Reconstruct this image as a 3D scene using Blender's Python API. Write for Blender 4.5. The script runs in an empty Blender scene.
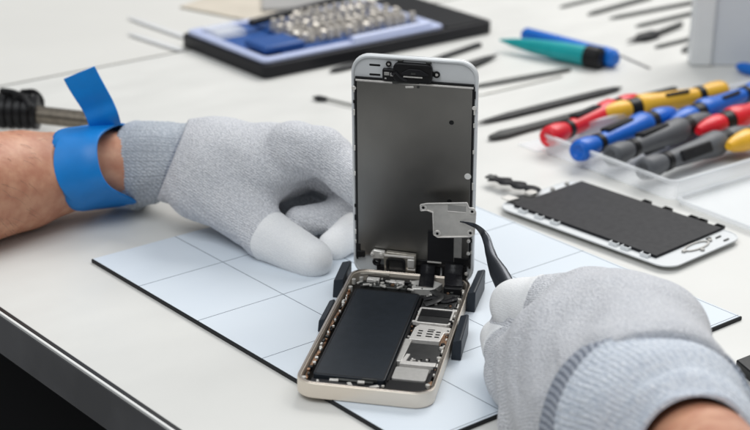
# Phone repair bench close-up. Units: 1 blender unit = 1 cm.
import bpy, bmesh, math, random
import numpy as np
from mathutils import Vector, Matrix
random.seed(7); rng = np.random.default_rng(7)
S = bpy.context.scene
S.unit_settings.system = 'METRIC'; S.unit_settings.scale_length = 0.01
COL = S.collection
R = math.radians

# ------------------------------------------------------------------ camera
F, PITCH, ROLL, H = 1686.78, 0.3708, 0.0185, 32.671
def at(px, py, z=None, Y=None):
    """point of the place that the photo shows at a pixel, on the level z or at the distance Y"""
    a, b = px-375, py-215
    c, s = math.cos(-ROLL), math.sin(-ROLL)
    u, v = a*c-b*s, a*s+b*c
    c, s = math.cos(PITCH), math.sin(PITCH)
    d = Vector((u, F*c-v*s, -F*s-v*c))
    t = (z-H)/d.z if Y is None else Y/d.y
    return Vector((0, 0, H))+d*t
cam = bpy.data.cameras.new('camera'); co = bpy.data.objects.new('camera', cam); COL.objects.link(co)
r0 = Vector((1, 0, 0)); u0 = Vector((0, math.sin(PITCH), math.cos(PITCH))); fw = Vector((0, math.cos(PITCH), -math.sin(PITCH)))
rr = r0*math.cos(ROLL)+u0*math.sin(ROLL); uu = -r0*math.sin(ROLL)+u0*math.cos(ROLL)
m = Matrix((rr, uu, -fw)).transposed().to_4x4(); m.translation = (0, 0, H); co.matrix_world = m
cam.sensor_width = 36; cam.lens = F/750*36; cam.clip_start = 1; cam.clip_end = 3000
cam.dof.use_dof = True; cam.dof.focus_distance = 76; cam.dof.aperture_fstop = 0.081/(2*0.36)
S.camera = co

# ------------------------------------------------------------------ materials
def mat(name, col, rough=.5, metal=0, spec=.5, bump=0, bscale=20, var=0, vscale=3, coat=0, trans=0, sss=0, col2=None, bdist=.05):
    m = bpy.data.materials.new(name); m.use_nodes = True
    nt = m.node_tree; b = nt.nodes['Principled BSDF']
    b.inputs['Base Color'].default_value = (*col, 1); b.inputs['Roughness'].default_value = rough
    b.inputs['Metallic'].default_value = metal; b.inputs['Specular IOR Level'].default_value = spec
    b.inputs['Coat Weight'].default_value = coat; b.inputs['Transmission Weight'].default_value = trans
    if sss:
        b.inputs['Subsurface Weight'].default_value = sss; b.inputs['Subsurface Radius'].default_value = (.4, .15, .08); b.inputs['Subsurface Scale'].default_value = .5
    tc = nt.nodes.new('ShaderNodeTexCoord')
    if var or col2:
        n = nt.nodes.new('ShaderNodeTexNoise'); n.inputs['Scale'].default_value = vscale; n.inputs['Detail'].default_value = 5
        nt.links.new(tc.outputs['Object'], n.inputs['Vector'])
        mx = nt.nodes.new('ShaderNodeMix'); mx.data_type = 'RGBA'
        c2 = col2 or tuple(max(0, c*(1-var)) for c in col)
        mx.inputs[6].default_value = (*col, 1); mx.inputs[7].default_value = (*c2, 1)
        mr = nt.nodes.new('ShaderNodeMapRange'); mr.inputs[1].default_value = .35; mr.inputs[2].default_value = .65
        nt.links.new(n.outputs['Fac'], mr.inputs[0]); nt.links.new(mr.outputs[0], mx.inputs[0]); nt.links.new(mx.outputs[2], b.inputs['Base Color'])
        mr2 = nt.nodes.new('ShaderNodeMapRange'); mr2.inputs[3].default_value = rough*.85; mr2.inputs[4].default_value = min(1, rough*1.2)
        nt.links.new(n.outputs['Fac'], mr2.inputs[0]); nt.links.new(mr2.outputs[0], b.inputs['Roughness'])
    if bump:
        n = nt.nodes.new('ShaderNodeTexNoise'); n.inputs['Scale'].default_value = bscale; n.inputs['Detail'].default_value = 6
        nt.links.new(tc.outputs['Object'], n.inputs['Vector'])
        bp = nt.nodes.new('ShaderNodeBump'); bp.inputs['Strength'].default_value = bump; bp.inputs['Distance'].default_value = bdist
        nt.links.new(n.outputs['Fac'], bp.inputs['Height']); nt.links.new(bp.outputs[0], b.inputs['Normal'])
    return m
M = {}
M['table'] = mat('table_laminate', (.70, .695, .665), .42, bump=.05, bscale=8, var=.05, vscale=.12)
M['table2'] = mat('table_laminate_far', (.70, .69, .655), .45, bump=.05, bscale=8, var=.05, vscale=.1)
M['seam'] = mat('dark_joint', (.18, .175, .16), .7)
M['gasket'] = mat('black_edging', (.012, .012, .013), .4)
M['white_edge'] = mat('white_edging', (.8, .8, .78), .35)
M['apron'] = mat('grey_gloss_panel', (.17, .17, .175), .22, bump=.02, bscale=2, var=.3, vscale=.15)
M['floor'] = mat('dark_floor', (.006, .006, .007), .5, var=.3, vscale=.1)
M['mat_base'] = mat('black_rubber', (.015, .016, .018), .5, bump=.1, bscale=30, spec=.22)
M['white_plastic'] = mat('white_plastic', (.74, .76, .77), .3, var=.04, vscale=1)
M['champagne'] = mat('champagne_metal', (.80, .72, .62), .36, metal=.5, bump=.03, bscale=60, bdist=.01)
M['chamfer'] = mat('polished_rim', (.75, .66, .58), .18, metal=1)
M['cavity'] = mat('dark_cavity', (.02, .02, .022), .4, metal=.3, var=.5, vscale=6, bump=.2, bscale=15)
M['battery'] = mat('battery_wrap', (.022, .027, .034), .38, bump=.06, bscale=3, var=.12, vscale=2, spec=.22)
M['blk'] = mat('black_plastic', (.012, .012, .013), .35, bump=.08, bscale=25, spec=.22)
M['blkm'] = mat('matte_black_tape', (.016, .016, .018), .6, bump=.1, bscale=15, spec=.22)
M['flex'] = mat('black_flex', (.014, .014, .016), .3, bump=.3, bscale=4, bdist=.1, spec=.22)
M['silver'] = mat('bright_tin', (.82, .79, .75), .3, metal=.3, bump=.1, bscale=18, var=.12, vscale=8)
M['satin'] = mat('satin_steel', (.78, .76, .72), .32, metal=.45, bump=.03, bscale=30, var=.1, vscale=3)
M['grey_label'] = mat('grey_shield', (.42, .41, .39), .5, metal=.3, var=.1, vscale=5)
M['dark_shield'] = mat('dark_shield', (.05, .05, .05), .4, metal=.4, var=.3, vscale=3, bump=.05, bscale=10)
M['copper'] = mat('copper_contact', (.45, .27, .17), .35, metal=.9, var=.4, vscale=12)
M['clip'] = mat('dark_clip_rubber', (.022, .028, .037), .45, bump=.08, bscale=12, spec=.22)
M['tweezer'] = mat('black_coated_steel', (.035, .04, .05), .26, metal=.6, bump=.04, bscale=30, bdist=.01)
M['steel'] = mat('tool_steel', (.38, .38, .36), .35, metal=.9, var=.1)
M['dkmetal'] = mat('dark_tool_steel', (.075, .078, .075), .4, metal=.6, var=.2)
M['spudger'] = mat('black_nylon', (.02, .021, .022), .45, bump=.05, bscale=12, spec=.22)
M['spudger2'] = mat('grey_nylon', (.055, .057, .055), .5, bump=.05, bscale=12, spec=.22)
M['lcd_back'] = mat('black_backlight_sheet', (.010, .010, .013), .5, bump=.03, bscale=2, var=.1, spec=.22)
M['periwinkle'] = mat('pale_blue_tray', (.50, .56, .78), .35, var=.06)
M['blue_insert'] = mat('deep_blue_plastic', (.012, .085, .32), .4, var=.15)
M['case'] = mat('black_case', (.014, .014, .017), .4, bump=.1, bscale=10, spec=.22)
M['teal'] = mat('teal_plastic', (.0, .36, .38), .35, var=.1, vscale=1)
M['blue'] = mat('blue_plastic', (.0, .15, .62), .35, var=.1, vscale=1)
M['h_red'] = mat('red_handle', (.78, .010, .025), .35, var=.08, vscale=1)
M['h_blue'] = mat('blue_handle', (.0, .13, .60), .35, var=.08, vscale=1)
M['h_grey'] = mat('grey_handle', (.10, .105, .115), .5, var=.08, vscale=1)
M['h_yellow'] = mat('yellow_handle', (.88, .48, .03), .35, var=.08, vscale=1)
M['strap'] = mat('blue_silicone_strap', (.0, .22, .66), .42, bump=.12, bscale=2.5, bdist=.05, var=.08, vscale=1.2)
M['tan'] = mat('tan_card', (.62, .56, .47), .8, var=.1, vscale=.3)
M['greycard'] = mat('grey_card', (.36, .35, .34), .7, var=.1, vscale=.3)
M['gloss_white'] = mat('white_gloss', (.8, .8, .8), .15)
M['white_dot'] = mat('white_dot', (.8, .79, .76), .4)
M['hair'] = mat('arm_hair', (.16, .085, .05), .5)
M['bracket'] = mat('brass_grey_bracket', (.42, .39, .34), .34, metal=.6, var=.3, vscale=4)
M['rod'] = mat('brownish_rod', (.24, .21, .17), .3, metal=.8, var=.3)
M['bit'] = mat('warm_bit_steel', (.62, .58, .52), .5, metal=.7)
M['panel_grey'] = mat('grey_recess_panel', (.62, .65, .69), .4)
M['solder'] = mat('white_connector', (.66, .64, .60), .3, metal=.4)

# frosted clear box plastic
m = mat('frosted_clear_plastic', (.93, .95, .97), .22, bump=.03, bscale=3)
nt = m.node_tree; b = nt.nodes['Principled BSDF']; out = nt.nodes['Material Output']
tr = nt.nodes.new('ShaderNodeBsdfTransparent'); mixs = nt.nodes.new('ShaderNodeMixShader'); lw = nt.nodes.new('ShaderNodeLayerWeight'); lw.inputs[0].default_value = .35
mr = nt.nodes.new('ShaderNodeMapRange'); mr.inputs[3].default_value = .16; mr.inputs[4].default_value = .75
nt.links.new(lw.outputs['Facing'], mr.inputs[0]); nt.links.new(mr.outputs[0], mixs.inputs[0]); nt.links.new(tr.outputs[0], mixs.inputs[1]); nt.links.new(b.outputs[0], mixs.inputs[2]); nt.links.new(mixs.outputs[0], out.inputs['Surface'])
M['clear'] = m

# lcd steel back plate: brushed, faintly stained
m = mat('display_back_plate', (.225, .22, .21), .3, metal=.95, var=.07, vscale=.5, bump=.012, bscale=1.2)
nt = m.node_tree; b = nt.nodes['Principled BSDF']; tc = nt.nodes.new('ShaderNodeTexCoord'); mp = nt.nodes.new('ShaderNodeMapping'); mp.inputs['Scale'].default_value = (40, 1.2, 1)
n = nt.nodes.new('ShaderNodeTexNoise'); n.inputs['Scale'].default_value = 1.0; n.inputs['Detail'].default_value = 3; nt.links.new(tc.outputs['Object'], mp.inputs[0]); nt.links.new(mp.outputs[0], n.inputs['Vector'])
n2 = nt.nodes.new('ShaderNodeTexNoise'); n2.inputs['Scale'].default_value = .7; n2.inputs['Detail'].default_value = 6; nt.links.new(tc.outputs['Object'], n2.inputs['Vector'])
ad = nt.nodes.new('ShaderNodeMath'); ad.operation = 'MULTIPLY_ADD'; ad.inputs[1].default_value = .25; nt.links.new(n.outputs['Fac'], ad.inputs[0]); nt.links.new(n2.outputs['Fac'], ad.inputs[2])
mr = nt.nodes.new('ShaderNodeMapRange'); mr.inputs[1].default_value = .4; mr.inputs[2].default_value = .9; mr.inputs[3].default_value = .29; mr.inputs[4].default_value = .36; nt.links.new(ad.outputs[0], mr.inputs[0]); nt.links.new(mr.outputs[0], b.inputs['Roughness'])
M['plate'] = m

# mat top with 5 cm grid
def grid_mat():
    m = mat('pale_blue_mat', (.62, .68, .75), .5, bump=.04, bscale=30, bdist=.01)
    nt = m.node_tree; b = nt.nodes['Principled BSDF']; tc = nt.nodes.new('ShaderNodeTexCoord'); sp = nt.nodes.new('ShaderNodeSeparateXYZ')
    nt.links.new(tc.outputs['Object'], sp.inputs[0])
    def line(sock, off, step):
        a = nt.nodes.new('ShaderNodeMath'); a.operation = 'SUBTRACT'; a.inputs[1].default_value = off-step/2; nt.links.new(sock, a.inputs[0])
        p = nt.nodes.new('ShaderNodeMath'); p.operation = 'PINGPONG'; p.inputs[1].default_value = step/2; nt.links.new(a.outputs[0], p.inputs[0])
        l = nt.nodes.new('ShaderNodeMath'); l.operation = 'GREATER_THAN'; l.inputs[1].default_value = step/2-.024; nt.links.new(p.outputs[0], l.inputs[0]); return l
    l1 = line(sp.outputs[0], 4.33, 4.97); l2 = line(sp.outputs[1], 4.93, 5.1)
    mxm = nt.nodes.new('ShaderNodeMath'); mxm.operation = 'MAXIMUM'; nt.links.new(l1.outputs[0], mxm.inputs[0]); nt.links.new(l2.outputs[0], mxm.inputs[1])
    n = nt.nodes.new('ShaderNodeTexNoise'); n.inputs['Scale'].default_value = .15; nt.links.new(tc.outputs['Object'], n.inputs['Vector'])
    c = nt.nodes.new('ShaderNodeMix'); c.data_type = 'RGBA'; c.inputs[6].default_value = (.63, .70, .775, 1); c.inputs[7].default_value = (.69, .74, .79, 1); nt.links.new(n.outputs['Fac'], c.inputs[0])
    k = nt.nodes.new('ShaderNodeMix'); k.data_type = 'RGBA'; nt.links.new(mxm.outputs[0], k.inputs[0]); nt.links.new(c.outputs[2], k.inputs[6]); k.inputs[7].default_value = (.13, .16, .20, 1)
    nt.links.new(k.outputs[2], b.inputs['Base Color']); return m
M['mat_top'] = grid_mat()
for key in ('table', 'mat_top'):
    nt = M[key].node_tree; b = nt.nodes['Principled BSDF']; tc = nt.nodes.new('ShaderNodeTexCoord')
    mp = nt.nodes.new('ShaderNodeMapping'); mp.inputs['Scale'].default_value = (.5, .16, 1); mp.inputs['Rotation'].default_value = (0, 0, .6); nt.links.new(tc.outputs['Object'], mp.inputs[0])
    n = nt.nodes.new('ShaderNodeTexNoise'); n.inputs['Scale'].default_value = 1.1; n.inputs['Detail'].default_value = 7; n.inputs['Roughness'].default_value = .6; nt.links.new(mp.outputs[0], n.inputs['Vector'])
    mr = nt.nodes.new('ShaderNodeMapRange'); mr.inputs[1].default_value = .35; mr.inputs[2].default_value = .7; mr.inputs[3].default_value = .38; mr.inputs[4].default_value = .55; nt.links.new(n.outputs['Fac'], mr.inputs[0]); nt.links.new(mr.outputs[0], b.inputs['Roughness'])

def knit(name, c1, c2, tip=False, freq=9.0, strength=.55, rib=None):
    m = mat(name, c1, .85, spec=.2); nt = m.node_tree; b = nt.nodes['Principled BSDF']; L = nt.links.new
    tc = nt.nodes.new('ShaderNodeTexCoord')
    v = nt.nodes.new('ShaderNodeTexVoronoi'); v.inputs['Scale'].default_value = freq; L(tc.outputs['Object'], v.inputs['Vector'])
    w = nt.nodes.new('ShaderNodeTexWave'); w.inputs['Scale'].default_value = freq*.42; w.inputs['Distortion'].default_value = 5.5; w.inputs['Detail'].default_value = 3; w.inputs['Detail Scale'].default_value = 1.4; w.bands_direction = 'DIAGONAL'
    L(tc.outputs['Object'], w.inputs['Vector'])
    n = nt.nodes.new('ShaderNodeTexNoise'); n.inputs['Scale'].default_value = 14; n.inputs['Detail'].default_value = 4; L(tc.outputs['Object'], n.inputs['Vector'])
    n2 = nt.nodes.new('ShaderNodeTexNoise'); n2.inputs['Scale'].default_value = .9; n2.inputs['Detail'].default_value = 3; L(tc.outputs['Object'], n2.inputs['Vector'])
    a = nt.nodes.new('ShaderNodeMath'); a.operation = 'MULTIPLY_ADD'; a.inputs[1].default_value = -1.1; wm = nt.nodes.new('ShaderNodeMath'); wm.operation = 'MULTIPLY'; wm.inputs[1].default_value = .55; L(w.outputs['Fac'], wm.inputs[0]); L(v.outputs['Distance'], a.inputs[0]); L(wm.outputs[0], a.inputs[2])
    a2 = nt.nodes.new('ShaderNodeMath'); a2.operation = 'ADD'; L(a.outputs[0], a2.inputs[0]); L(n.outputs['Fac'], a2.inputs[1])
    mr = nt.nodes.new('ShaderNodeMapRange'); mr.inputs[1].default_value = -.1; mr.inputs[2].default_value = .9; L(a2.outputs[0], mr.inputs[0])
    mx = nt.nodes.new('ShaderNodeMix'); mx.data_type = 'RGBA'; mx.inputs[6].default_value = (*c2, 1); mx.inputs[7].default_value = (*c1, 1)
    L(mr.outputs[0], mx.inputs[0])
    mx2 = nt.nodes.new('ShaderNodeMix'); mx2.data_type = 'RGBA'; mx2.blend_type = 'MULTIPLY'; L(mx.outputs[2], mx2.inputs[6]); mx2.inputs[7].default_value = (.9, .91, .93, 1); L(n2.outputs['Fac'], mx2.inputs[0])
    if rib:
        at_ = nt.nodes.new('ShaderNodeAttribute'); at_.attribute_name = 'rib'; mx3 = nt.nodes.new('ShaderNodeMix'); mx3.data_type = 'RGBA'
        mm = nt.nodes.new('ShaderNodeMapRange'); mm.inputs[1].default_value = .15; mm.inputs[2].default_value = .75; L(at_.outputs['Fac'], mm.inputs[0])
        L(mm.outputs[0], mx3.inputs[0]); mx3.inputs[6].default_value = (*rib, 1); L(mx2.outputs[2], mx3.inputs[7]); L(mx3.outputs[2], b.inputs['Base Color'])
    else: L(mx2.outputs[2], b.inputs['Base Color'])
    bp = nt.nodes.new('ShaderNodeBump'); bp.inputs['Strength'].default_value = strength; bp.inputs['Distance'].default_value = .05; L(a2.outputs[0], bp.inputs['Height']); L(bp.outputs[0], b.inputs['Normal'])
    b.inputs['Sheen Weight'].default_value = .15
    return m
M['glove'] = knit('grey_knit_glove', (.88, .88, .90), (.60, .61, .64), strength=.85)
M['tipcoat'] = knit('white_coated_fingertip', (.93, .93, .92), (.84, .84, .84), freq=12, strength=.22)
M['cuff'] = knit('ribbed_cuff_knit', (.70, .73, .77), (.42, .46, .51), freq=7, strength=.7, rib=(.36, .39, .44))
M['cuff_light'] = knit('heathered_cuff_knit', (.84, .87, .90), (.50, .55, .62), freq=5, strength=.6, rib=(.66, .70, .77))
M['cuff2'] = knit('dark_cuff_band', (.58, .61, .67), (.30, .33, .39), freq=11, strength=.5, rib=(.13, .15, .20))

# skin
m = mat('skin', (.62, .32, .20), .5, sss=.12, bump=.35, bscale=5, bdist=.04, col2=(.50, .215, .13), vscale=1.3)
M['skin'] = m

# ------------------------------------------------------------------ geometry
class MB:
    def __init__(s): s.v = []; s.f = []; s.mi = []
    def add(s, vs, fs, mi=0):
        o = len(s.v); s.v += [tuple(v) for v in vs]; s.f += [tuple(i+o for i in f) for f in fs]; s.mi += [mi]*len(fs); return s
    def box(s, c, d, rot=0, mi=0, T=None):
        x, y, z = d[0]/2, d[1]/2, d[2]/2
        vs = [Vector((a*x, b*y, e*z)) for e in (-1, 1) for b in (-1, 1) for a in (-1, 1)]
        q = Matrix.Rotation(rot, 3, 'Z')
        vs = [q @ v+Vector(c) for v in vs]
        if T: vs = [T @ v for v in vs]
        return s.add(vs, [(0, 2, 3, 1), (4, 5, 7, 6), (0, 1, 5, 4), (2, 6, 7, 3), (0, 4, 6, 2), (1, 3, 7, 5)], mi)
    def bx(s, x0, x1, y0, y1, z0, z1, mi=0): return s.box(((x0+x1)/2, (y0+y1)/2, (z0+z1)/2), (x1-x0, y1-y0, z1-z0), 0, mi)
    def prism(s, pts, z0, z1, mi=0, T=None):
        n = len(pts); vs = [Vector((x, y, z0)) for x, y in pts]+[Vector((x, y, z1)) for x, y in pts]
        if T: vs = [T @ v for v in vs]
        fs = [tuple(range(n))[::-1], tuple(range(n, 2*n))]+[(i, (i+1) % n, (i+1) % n+n, i+n) for i in range(n)]
        return s.add(vs, fs, mi)
    def ring(s, outer, inner, z0, z1, mi=0):
        n = len(outer)
        vs = [(x, y, z0) for x, y in outer]+[(x, y, z1) for x, y in outer]+[(x, y, z0) for x, y in inner]+[(x, y, z1) for x, y in inner]
        fs = []
        for i in range(n):
            j = (i+1) % n
            fs += [(i, j, j+n, i+n), (i+n, j+n, j+3*n, i+3*n), (i+3*n, j+3*n, j+2*n, i+2*n), (i+2*n, j+2*n, j, i)]
        return s.add(vs, fs, mi)
    def tube(s, pts, rad, n=12, mi=0, flat=1.0, up=None, cap=True):
        pts = [Vector(p) for p in pts]; rad = [rad]*len(pts) if not hasattr(rad, '__len__') else rad
        vs = []; ref = Vector(up) if up else None
        for i, p in enumerate(pts):
            t = (pts[min(i+1, len(pts)-1)]-pts[max(i-1, 0)]).normalized()
            if ref is None: ref = Vector((0, 0, 1)) if abs(t.z) < .9 else Vector((1, 0, 0))
            a = t.cross(ref).normalized(); b = a.cross(t).normalized()
            if up is None: ref = b
            for k in range(n):
                g = 2*math.pi*k/n; vs.append(p+a*math.cos(g)*rad[i]+b*math.sin(g)*rad[i]*flat)
        fs = [(i*n+k, i*n+(k+1) % n, (i+1)*n+(k+1) % n, (i+1)*n+k) for i in range(len(pts)-1) for k in range(n)]
        if cap: fs += [tuple(range(n))[::-1], tuple(range((len(pts)-1)*n, len(pts)*n))]
        return s.add(vs, fs, mi)
    def lathe(s, prof, n=20, mi=0, T=None):   # profile (x along axis, radius)
        vs = []; 
        for x, r in prof:
            for k in range(n): g = 2*math.pi*k/n; vs.append(Vector((x, r*math.cos(g), r*math.sin(g))))
        if T: vs = [T @ v for v in vs]
        fs = [(i*n+k, (i+1)*n+k, (i+1)*n+(k+1) % n, i*n+(k+1) % n) for i in range(len(prof)-1) for k in range(n)]
        fs += [tuple(range(n)), tuple(range((len(prof)-1)*n, len(prof)*n))[::-1]]
        return s.add(vs, fs, mi)
    def cyl(s, c, r, z0, z1, n=20, mi=0): return s.prism([(c[0]+r*math.cos(2*math.pi*k/n), c[1]+r*math.sin(2*math.pi*k/n)) for k in range(n)], z0, z1, mi)
    def build(s, name, mats, parent=None, bevel=0, smooth=True, seg=2, ang=35, loc=None, rz=0, mw=None):
        me = bpy.data.meshes.new(name); me.from_pydata(s.v, [], s.f); me.update()
        bm = bmesh.new(); bm.from_mesh(me); bmesh.ops.recalc_face_normals(bm, faces=bm.faces); bm.to_mesh(me); bm.free()
        for mt in (mats if isinstance(mats, (list, tuple)) else [mats]): me.materials.append(M[mt])
        for p, i in zip(me.polygons, s.mi): p.material_index = i
        o = bpy.data.objects.new(name, me); COL.objects.link(o)
        if parent: o.parent = parent
        if loc is not None: o.location = loc; o.rotation_euler = (0, 0, rz)
        if mw is not None: o.matrix_world = mw
        if smooth:
            me.shade_smooth(); me.set_sharp_from_angle(angle=R(ang))
        if bevel:
            b = o.modifiers.new('bevel', 'BEVEL'); b.width = bevel; b.segments = seg; b.limit_method = 'ANGLE'; b.angle_limit = R(40)
        return o
def tag(o, label=None, cat=None, group=None, kind=None):
    if label: o['label'] = label
    if cat: o['category'] = cat
    if group: o['group'] = group
    if kind: o['kind'] = kind
    return o
def empty(name, loc=(0, 0, 0), rz=0, mw=None):
    o = bpy.data.objects.new(name, None); COL.objects.link(o); o.location = loc; o.rotation_euler = (0, 0, rz); o.empty_display_size = 1
    if mw is not None: o.matrix_world = mw
    return o
def rrect(x0, x1, y0, y1, r, n=7):
    pts = []
    for cx, cy, a0 in ((x1-r, y1-r, 0), (x0+r, y1-r, 90), (x0+r, y0+r, 180), (x1-r, y0+r, 270)):
        for k in range(n+1): a = R(a0+90*k/n); pts.append((cx+r*math.cos(a), cy+r*math.sin(a)))
    return pts
def catmull(P, n=6):
    P = [Vector(p) for p in P]; out = []
    Q = [P[0]*2-P[1]]+P+[P[-1]*2-P[-2]]
    for i in range(1, len(Q)-2):
        a, b, c, d = Q[i-1:i+3]
        for k in range(n):
            t = k/n; out.append(.5*((2*b)+(c-a)*t+(2*a-5*b+4*c-d)*t*t+(3*b-a-3*c+d)*t**3))
    out.append(P[-1]); return out

# ================================================================== the bench
MO = Vector((-14.08, 77.338, 0)); MYAW = -0.8682
def M2W(a, b, z=0):
    c, s = math.cos(MYAW), math.sin(MYAW); return Vector((MO.x+a*c-b*s, MO.y+a*s+b*c, z))
TZ = -.22
bench = empty('workbench', M2W(0, -6.32, TZ-3), MYAW)
tag(bench, 'white laminate workbench with black and white edging under the gloved hands', 'workbench')
def inb(mb): # shape given in mat frame -> bench frame
    return mb
ox = 0; oy = 6.32
MB().bx(-29.35, 90, .22, 130, 2.0, 3.0).build('tabletop', 'table', bench, .03)
MB().bx(-29.35, 90, .03, .215, 2.0, 2.99).build('black_edging', 'gasket', bench)
MB().bx(-29.35, 90, -.12, .025, 2.83, 2.985).build('white_edging', 'white_edge', bench, .03)
MB().bx(-29.3, 90, -.10, .3, .75, 2.82).build('front_panel', 'apron', bench, .06)
MB().bx(-29.3, 89, 6, 9, -60, 1.95).build('under_frame', 'gasket', bench)
bench2 = empty('side_table', M2W(-29.5, -6.32, TZ-3), MYAW)
tag(bench2, 'pale laminate table butted against the far left end of the workbench', 'table')
MB().bx(-90, -.15, .2, 130, 1.95, 2.985).build('tabletop', 'table2', bench2, .03)
MB().bx(-.14, .14, .3, 130, 2.2, 2.992).build('joint_strip', 'seam', bench2)
MB().bx(-400, 500, -300, 500, -75, -74).build('floor', 'floor').__setitem__('kind', 'structure')

# the repair mat
rm = empty('repair_mat', (MO.x, MO.y, TZ), MYAW)
tag(rm, 'thin pale blue work mat with ruled squares and black edge under the opened phone', 'mat')
MB().bx(0, 24.4, 0, 20.4, 0.004, .19).build('base_sheet', 'mat_base', rm, .03)
o = MB().bx(.06, 24.34, .06, 20.34, 0, .02).build('top_sheet', 'mat_top', rm, .008); o.location = (0, 0, .195)

# ================================================================== phone
PX, PY, PYAW = -.3995, 62.3866, -.1819
ph = empty('smartphone', (PX, PY, .005), PYAW)
tag(ph, 'opened champagne smartphone on the ruled mat with its white display standing upright', 'smartphone')
outl = rrect(-2.93, 2.93, 0, 12.38, .85)
inl = rrect(-2.76, 2.76, .17, 12.21, .72)
mb = MB(); mb.ring(outl, inl, .03, .70); mb.prism(rrect(-2.9, 2.9, .03, 12.35, .82), 0, .14)
mb.build('housing', 'champagne', ph, .03)
hs = ph.children[0]
MB().ring(rrect(-2.90, 2.90, .03, 12.35, .82), rrect(-2.79, 2.79, .14, 12.24, .74), .701, .745).build('polished_rim', 'chamfer', hs, .012)
MB().prism(rrect(-2.75, 2.75, .18, 12.2, .7), .145, .22).build('inner_tray', 'cavity', hs)
# battery
mb = MB(); mb.prism(rrect(-2.33, .78, .98, 10.15, .16, 3), .225, .67)
bat = mb.build('battery', 'battery', ph, .05, seg=3)
MB().bx(.79, .93, 1.0, 10.2, .225, .60).build('edge_tape', 'blkm', bat, .02)
MB().bx(-2.3, .6, 10.16, 10.5, .225, .52).build('edge_tape', 'blkm', bat, .02)
# logic board
lb = MB().prism([(.95, 3.1), (2.7, 3.1), (2.7, 11.6), (.2, 11.6), (.2, 10.55), (.95, 10.55)], .225, .38).build('logic_board', 'dark_shield', ph, .01)
def framed(x0, x1, y0, y1, z, parent, name='shield_can', inner='dark_shield'):
    f = MB(); f.ring(rrect(x0, x1, y0, y1, .12, 3), rrect(x0+.09, x1-.09, y0+.09, y1-.09, .08, 3), z-.2, z); q = f.build(name, 'silver', parent, .015)
    MB().bx(x0+.095, x1-.095, y0+.095, y1-.095, z-.2, z-.05).build('cover', inner, q, .01); return q
f = framed(1.0, 2.62, 7.05, 8.72, .66, lb)
MB().bx(1.12, 2.5, 7.9, 8.6, .612, .63).build('cover', 'blk', f)
for q in ((.86, 1.05, 7.05, 7.2), (2.5, 2.72, 8.55, 8.75), (2.1, 2.5, 6.98, 7.05)): MB().bx(*q, .5, .675).build('tab', 'silver', f, .01)
# sim reader
s_ = MB().prism([(1.06, 5.25), (2.42, 5.25), (2.5, 6.2), (2.72, 6.25), (2.72, 6.75), (1.3, 6.88), (1.12, 6.5)], .45, .66).build('sim_reader', 'silver', lb, .02)
k = 0
for ix, x in enumerate((1.34, 1.74, 2.14)):
    for y in (5.60, 5.86, 6.12):
        MB().bx(x, x+(.28 if ix == 1 else .2), y, y+.11, .661, .668).build('contact_slot', 'blk', s_)
MB().bx(1.75, 2.05, 6.32, 6.40, .661, .668).build('contact_slot', 'blk', s_)
MB().bx(2.45, 2.72, 4.9, 6.15, .4, .6).build('sim_eject_bracket', 'copper', lb, .02)
# lower board items
MB().prism([(.82, 3.0), (1.12, 3.0), (1.2, 5.2), (1.05, 5.3), (.86, 5.3)], .3, .64).build('power_strip', 'satin', ph, .015)
MB().bx(1.14, 2.62, 3.15, 5.0, .3, .60).build('chip_cover', 'dark_shield', ph, .02)
MB().prism([(1.08, 2.75), (2.6, 2.75), (2.62, 3.1), (1.3, 3.05), (1.38, 3.75), (1.22, 3.75)], .3, .665).build('metal_bracket', 'silver', ph, .015)
MB().prism(rrect(.98, 2.42, 1.35, 2.5, .1, 3), .3, .64).build('speaker_plate', 'grey_label', ph, .02)
MB().prism([(.85, .4), (2.55, .35), (2.66, 2.6), (2.48, 2.6), (2.45, 1.28), (.85, 1.28)], .225, .60).build('loudspeaker', 'blk', ph, .03)
mb = MB().bx(-2.35, .7, .36, .9, .225, .50); mb.bx(-1.5, -.7, .4, .62, .5, .58); mb.build('dock_flex', 'blkm', ph, .02)
MB().bx(-1.3, .3, .80, .95, .5, .6).bx(-.2, .45, .93, .97, .55, .70).build('dock_connector', 'dkmetal', ph, .02)
for x, y, a, w in ((-1.35, .72, .1, .38), (-.62, .46, -1.1, .34), (.42, .46, .6, .40), (-.2, .78, .05, .3), (-2.0, .50, .3, .10)):
    MB().box((x, y, .58), (w, .18, .10), a).build('solder_tab', 'solder', ph, .02)
for x, y in ((-2.6, .55), (2.6, .95), (2.62, 4.6), (2.66, 3.6), (-2.58, 10.2), (2.6, 9.9), (2.55, 11.0), (-2.3, 11.4), (-1.2, 11.0), (.5, 11.0), (-2.6, 11.1)):
    MB().cyl((x, y), .10, .45, .70, 12).cyl((x, y), .045, .70, .705, 6).build('screw', 'solder', ph, .015)
for x, y in ((2.62, 5.0), (2.66, 2.6), (2.6, 7.4), (-2.55, 1.6)):
    MB().cyl((x, y), .10, .5, .69, 12).build('rubber_plug', 'blk', ph, .015)
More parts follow.
